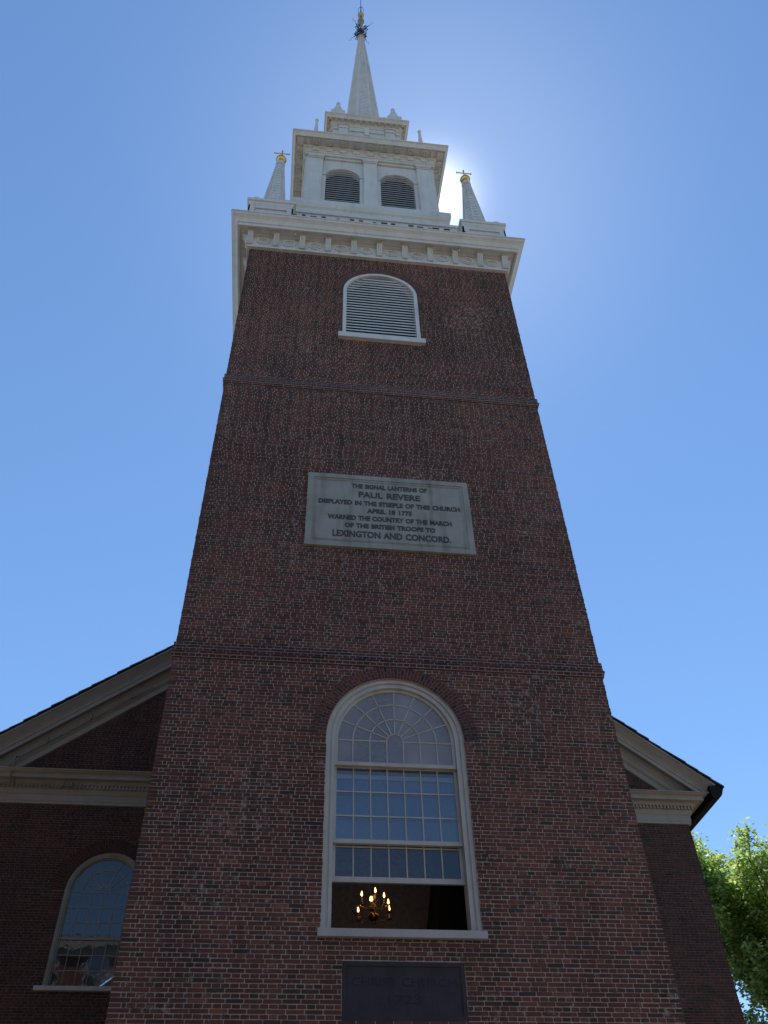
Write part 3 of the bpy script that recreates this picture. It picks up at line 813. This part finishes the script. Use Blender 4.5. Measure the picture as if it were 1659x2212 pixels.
# ------------------------------------------------------------------ spire and finial (leans a few centimetres)
sp_o = octcone(0, 0, 0, 17.05, 1.04, .17, 'spire', M_white, church, .06, .22)
sp_o.location = (-.03, CY, 39.55); lean = math.atan2(-.05, 17); sp_o.rotation_euler = (0, lean, 0)
fin = empty('finial', (-.09, CY, 56.6)); fin.parent = church
FX, FY, FZ = 0, 0, 0
b = MB(); b.lathe((0,0,0), [(.19,-.05),(.215,.05),(.23,.12),(.20,.22),(.21,.34),(.15,.42),(.05,.5)], 18); b.build('collar', M_gilt, fin, smooth=True)
b = MB(); b.tube([(0,0,.3),(0,0,9.5)], [.05,.012], 8); b.build('rod', M_iron, fin)
b = MB(); b.lathe((0,0,3.0), [(.05,-.9),(.09,-.6),(.13,-.25),(.14,.05),(.20,.32),(.215,.5),(.19,.68),(.10,.8),(.04,.85)], 18); b.build('gilded_bulb', M_gilt, fin, smooth=True)
b = MB(); b.lathe((0,0,4.78), sphere_prof(.20), 18); b.build('gilded_globe', M_gilt, fin, smooth=True)
# horizontal compass cross with scrolls
b = MB(); rr = random.Random(5)
def loop(cx, cy, a, L, w, z):
    c, s_ = math.cos(a), math.sin(a); pts = []
    for k in range(15):
        t = 2*PI*k/14; u = L*(1-math.cos(t))/2; v = w*math.sin(t)
        pts.append((cx+u*c-v*s_, cy+u*s_+v*c, z+.02*math.sin(t)))
    b.tube(pts, .019, 5)
for k in range(4):
    a = PI/4 + k*PI/2 + .08; c, s_ = math.cos(a), math.sin(a)
    b.tube([(0,0,1.5),(.45*c,.45*s_,1.5),(.62*c,.62*s_,1.5)], [.035,.024,.012], 6)
    for da, L, w, z in ((.0,.40,.075,1.62),(.33,.40,.05,1.45),(-.33,.40,.05,1.45),(.62,.30,.06,1.0),(-.62,.30,.06,1.0),(0,.34,.07,.75)):
        loop(.05*c, .05*s_, a+da, L, w, z)
    # letter arm end
    e = Vector((.62*c,.62*s_,1.5)); d = Vector((c,s_,0)); q = Vector((-s_,c,0))
    b.tube([e, e+.06*q+.02*d, e+.10*d+.02*q, e+.12*d-.04*q, e+.22*d-.02*q, e+.24*d+.05*q], .009, 5)
b.lathe((0,0,1.1), [(.07,-.5),(.12,-.2),(.09,0),(.13,.3),(.10,.6),(.05,.7)], 10)
b.build('compass_scrollwork', M_iron, fin)
b = MB(); b.tube([(.17*math.cos(2*PI*k/24), .22*math.sin(2*PI*k/24), 5.85) for k in range(25)], .012, 6)
b.tube([(0,-.25,5.85),(0,.25,5.85)], .022, 6); b.lathe((0,0,5.85), sphere_prof(.05,6), 8); b.build('vane_ring', M_iron, fin)

# ------------------------------------------------------------------ nave
XN, YN, YB = 8.68, 8.06, 27.0
ZA, MS = 19.07, .766
def zr(x): return ZA - MS*abs(x)
b = MB()
holes = [arch_pts(s_*5.52, 7.06, 9.0, .88, 28) for s_ in (-1, 1)]
ztop = zr(XN) - .25
outer = [(XN-.004, 0), (XN-.004, ztop), (0, ZA-.25), (-XN+.004, ztop), (-XN+.004, 0)]
holed_wall(b, outer, holes, YN, .25)
nave = b.build('nave_wall', M_mortn, church, fix=False)
gx = lambda z: min(XN, (ZA-.35-z)/MS)
tw = lambda a, c: (-3.45, 3.45)
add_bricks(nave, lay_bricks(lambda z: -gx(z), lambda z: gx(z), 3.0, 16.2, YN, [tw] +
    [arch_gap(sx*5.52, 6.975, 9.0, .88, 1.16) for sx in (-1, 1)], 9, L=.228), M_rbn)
b = MB()
for sx in (-1, 1): b.poly([(sx*XN,YN-.001,0),(sx*XN,YB,0),(sx*XN,YB,ztop),(sx*XN,YN-.001,ztop)])
b.poly([(-XN,YB,0),(XN,YB,0),(XN,YB,ztop),(0,YB,ZA-.25),(-XN,YB,ztop)])
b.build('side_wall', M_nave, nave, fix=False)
nave_window(-5.52, church); nave_window(5.52, church)
# horizontal cornice with returns
prof = [(0.0,10.965),(.05,10.97),(.055,11.03),(.065,11.035),(.065,11.19),(.085,11.20),(.10,11.225),(.13,11.27),(.135,11.30),(.16,11.31),(.16,11.385),(.20,11.39),(.23,11.44),(.24,11.47),
        (.37,11.475),(.37,11.46),(.39,11.46),(.39,11.545),(.405,11.55),(.41,11.565),(.46,11.575),(.50,11.60),(.53,11.605),(.53,11.625),(0,11.64)]
b = MB(); b.sweep(prof, [(-XN, YB, -1, 0), (-XN, YN, -1, -1), (XN, YN, 1, -1), (XN, YB, 1, 0)], closed=False)
x = -XN-.12
while x < XN+.12:
    b.box((x, YN-.205, 11.300), (x+.050, YN-.155, 11.386)); x += .0925
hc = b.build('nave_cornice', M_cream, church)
# raking cornice
rp = [(0,-1.02),(.06,-1.0),(.07,-.93),(.085,-.86),(.13,-.80),(.15,-.74),(.15,-.70),(.20,-.60),(.25,-.54),(.37,-.525),(.37,-.545),(.39,-.545),(.39,-.42),(.41,-.41),(.42,-.36),(.46,-.28),(.54,-.17),(.58,-.12),(.60,-.11),(.60,-.055),(0,-.05)]
b = MB()
for sx in (-1, 1):
    lo = [(sx*min(9.40, (ZA+dz-11.63)/MS), YN-o, zr(min(9.40, (ZA+dz-11.63)/MS))+dz) for o, dz in rp]
    hi = [(0, YN-o, ZA+dz) for o, dz in rp]
    b.ring([lo, hi])
b.build('raking_cornice', M_cream, church)
# conduit clipped along the pediment
b = MB(); b.tube([(-8.17, YN-.30, 12.0), (-8.17, YN-.42, 11.98), (-8.17, YN-.42, 11.42), (-8.15, YN-.25, 11.36)], .022, 8)
b.tube([(-9.5, YN-.23, 11.35), (-6.45, YN-.23, 11.34)], .016, 8)
b.tube([(-8.17, YN-.2, 12.05), (-7.0, YN-.2, 12.93), (-5.3, YN-.2, 14.23)], .014, 8)
for x in (-8.9,-8.1,-6.95,-6.75): b.box((x-.02, YN-.27, 11.31), (x+.02, YN-.20, 11.43))
for x in (-7.6,-6.7,-5.8): b.box((x-.02, YN-.24, 12.05+(x+8.17)*.757), (x+.02, YN-.17, 12.19+(x+8.17)*.757))
b.build('conduit', M_pipe, church)
# roof of overlapping slates
b = MB(); n = 34; rr = random.Random(11)
for sx in (-1, 1):
    L = 9.56
    for k in range(n):
        xa = L*(k+1)/n + .04; xb = L*k/n - .0
        j = rr.uniform(-.02, .02); t = .022
        za, zb = ZA - MS*xa + .01, ZA - MS*xb - .02
        y0 = YN-.635+j
        b.hexa([(sx*xa, y0, za-.02), (sx*xb, y0, zb-.02), (sx*xb, YB+.4, zb-.02), (sx*xa, YB+.4, za-.02), (sx*xa, y0, za+t), (sx*xb, y0, zb+t), (sx*xb, YB+.4, zb+t), (sx*xa, YB+.4, za+t)])
b.build('roof', M_slate, church)
for sx in (-1, 1):
    b = MB(); pr = [(sx*9.215, 11.50), (sx*9.24, 11.44), (sx*9.44, 11.46), (sx*9.50, 11.52), (sx*9.62, 11.775), (sx*9.60, 11.80), (sx*9.22, 11.76)]
    b.ring([[(x, YN-.60, z) for x, z in pr], [(x, YB+.3, z) for x, z in pr]])
    b.build('gutter', M_gutter, church)

# ------------------------------------------------------------------ neighbouring houses (beside and behind the camera)
M_pane = glass_mat('house pane', .25, (.1,.12,.14))
M_stonetrim = paint_mat('house stone trim', (.55,.52,.47), .7, .15, .1)
def house(name, label, x0, x1, y0, y1, h, m, faces):
    e = empty(name, ((x0+x1)/2, (y0+y1)/2, 0)); tag(e, label, 'house')
    ox, oy = (x0+x1)/2, (y0+y1)/2
    b = MB(); b.box((x0-ox, y0-oy, 0), (x1-ox, y1-oy, h)); b.build('wall', m, e)
    b = MB(); b.box((x0-ox-.35, y0-oy-.35, h+.002), (x1-ox+.35, y1-oy+.35, h+.45)); b.box((x0-ox-.2, y0-oy-.2, h-.35), (x1-ox+.2, y1-oy+.2, h)); b.build('cornice', M_stonetrim, e)
    b = MB(); b.box((x0-ox+.3, y0-oy+.3, h+.452), (x1-ox-.3, y1-oy-.3, h+.7)); b.box((x0-ox+1, y0-oy+1, h+.7), (x0-ox+2.2, y0-oy+2, h+2.4)); b.build('roof', M_slate, e)
    for (axis, c, sgn, a, z) in faces:
        n = max(1, int((z-a)/2.4)); st = (z-a)/n
        for fl in range(int(h/3.2)):
            for k in range(n):
                u = a + st*(k+.5); zb = 1.2 + fl*3.2
                def place(b, u0, u1, d0, d1, z0, z1):
                    if axis == 'y': b.box((u0-ox, min(c+sgn*d0, c+sgn*d1)-oy, z0), (u1-ox, max(c+sgn*d0, c+sgn*d1)-oy, z1))
                    else: b.box((min(c+sgn*d0, c+sgn*d1)-ox, u0-oy, z0), (max(c+sgn*d0, c+sgn*d1)-ox, u1-oy, z1))
                b = MB(); place(b, u-.55, u+.55, .0, .05, zb, zb+1.7); place(b, u-.65, u+.65, 0, .1, zb-.15, zb-.002); place(b, u-.65, u+.65, 0, .08, zb+1.702, zb+1.9)
                w = b.build('window', M_stonetrim, e)
                b = MB(); place(b, u-.46, u+.46, .051, .06, zb+.09, zb+.82); place(b, u-.46, u+.46, .051, .06, zb+.90, zb+1.61); b.build('pane', M_pane, w)
house('brick_house', 'tall red brick house, unseen, sized to shade the left flank of the church', -24, -10.7, -8.5, 4.6, 17, M_house, [('x', -10.7, 1, -8.0, 4.2)])  # out of view; placed and heightened to darken the left nave wall
house('brick_house', 'red brick row house across the street, left of the view up the hill', -24, -6.0, -30, -18, 16.0, M_house, [('y', -18, 1, -23.5, -6.5)])
house('brick_house', 'red brick row house across the street, right of the view up the hill', 6.5, 24, -30, -20, 13.0, M_house, [('y', -20, 1, 7, 23.5)])

# ------------------------------------------------------------------ trees
def leaf_mat():
    m, n, l, bs = newmat('leaf')
    out = n['Material Output']
    at = nd(n, 'ShaderNodeObjectInfo'); g = nd(n, 'ShaderNodeNewGeometry')
    rnd = ramp(n, l, g.outputs['Random Per Island'], [(0, (.14,.21,.09)), (.4, (.28,.38,.15)), (.8, (.42,.50,.22)), (1, (.58,.62,.36))])
    bs.inputs['Roughness'].default_value = .32; bs.inputs['Specular IOR Level'].default_value = .8
    l.new(rnd, bs.inputs['Base Color'])
    tr = nd(n, 'ShaderNodeBsdfTranslucent'); c2 = mixc(n, l, 1, rnd, (1.4,1.45,.85), 'MULTIPLY'); l.new(c2, tr.inputs[0])
    mx = nd(n, 'ShaderNodeMixShader'); mx.inputs[0].default_value = .68; l.new(bs.outputs[0], mx.inputs[1]); l.new(tr.outputs[0], mx.inputs[2]); l.new(mx.outputs[0], out.inputs[0])
    return m
M_leaf = leaf_mat(); M_bark = plain('bark', (.10,.08,.06), .9)
def tree(cx, cy, h, rad, zlow, seed, label, leaves):
    rr = random.Random(seed)
    e = empty('leafy_tree', (cx, cy, 0)); tag(e, label, 'tree', 'trees beside the church')
    t = MB(); tips = []
    t.tube([(0,0,0),(.1,.05,zlow*.6),(.0,.1,zlow),(.1,0,h*.55),(0,.1,h*.72)], [.32,.26,.22,.12,.03], 10)
    for k in range(52):
        z0 = zlow + (h*.62-zlow)*rr.random()**1.2; a = rr.uniform(0, 2*PI)
        reach = rad*rr.uniform(.45, 1.0)*(1 - .35*(z0-zlow)/(h-zlow)); top = min(h*rr.uniform(.90,1.0) - reach*rr.uniform(.15,.8), z0 + rr.uniform(2.0, 5.5))
        p0 = Vector((0,0,z0)); p3 = Vector((reach*math.cos(a), reach*math.sin(a), top))
        p1 = p0.lerp(p3, .35) + Vector((rr.uniform(-.2,.2), rr.uniform(-.2,.2), -.2)); p2 = p0.lerp(p3, .7) + Vector((.3*math.cos(a), .3*math.sin(a), -.25))
        t.tube([p0, p1, p2, p3], [.075,.055,.035,.012], 6)
        for q in range(12):
            f = rr.uniform(.35, 1.0)
            base = (p1.lerp(p2, (f-.35)/.35) if f < .7 else p2.lerp(p3, (f-.7)/.3))
            d = Vector((rr.gauss(0,1), rr.gauss(0,1), rr.uniform(.3,2.0))).normalized()*rr.uniform(.5,1.25)
            if f > .93: d = Vector((rr.gauss(0,.25), rr.gauss(0,.25), 1)).normalized()*rr.uniform(.8,1.7)
            t.tube([base, base+d*.5+Vector((0,0,-.04)), base+d], [.018,.012,.004], 4); tips.append((base, base+d))
    t.build('trunk', M_bark, e, smooth=True)
    vs = []; fs = []
    per = leaves//len(tips)
    for a_, b_ in tips:
        for j in range(per):
            f = rr.random()**.8; sp = .30*(1-f*.55)
            c = a_.lerp(b_, f) + Vector((rr.gauss(0,sp), rr.gauss(0,sp), rr.gauss(0,sp)))
            s_ = rr.uniform(.045,.095)
            u = Vector((rr.gauss(0,1), rr.gauss(0,1), rr.gauss(0,.5))).normalized()
            nrm = Vector((rr.gauss(0,.6), rr.gauss(0,.6), 1)).normalized(); v = nrm.cross(u).normalized(); u = v.cross(nrm)
            i = len(vs)
            vs += [tuple(c-u*s_), tuple(c-v*s_*.62), tuple(c+u*s_), tuple(c+v*s_*.62)]; fs.append((i,i+1,i+2,i+3))
    me = bpy.data.meshes.new('crown'); me.from_pydata(vs, [], fs); me.materials.append(M_leaf)
    o = bpy.data.objects.new('crown', me); COL.objects.link(o); o.parent = e
tree(15.1, 14.4, 16.7, 4.2, 4.0, 21, 'bright green leafy tree right against the corner of the church', 150000)
tree(18.2, 17.0, 17.3, 4.6, 4.0, 22, 'leafy green tree at the far right edge, farther from the church', 165000)

# ------------------------------------------------------------------ render
S.render.engine = 'CYCLES'
S.cycles.max_bounces = 8; S.cycles.diffuse_bounces = 4; S.cycles.transparent_max_bounces = 16
S.render.resolution_x = 768; S.render.resolution_y = 1024
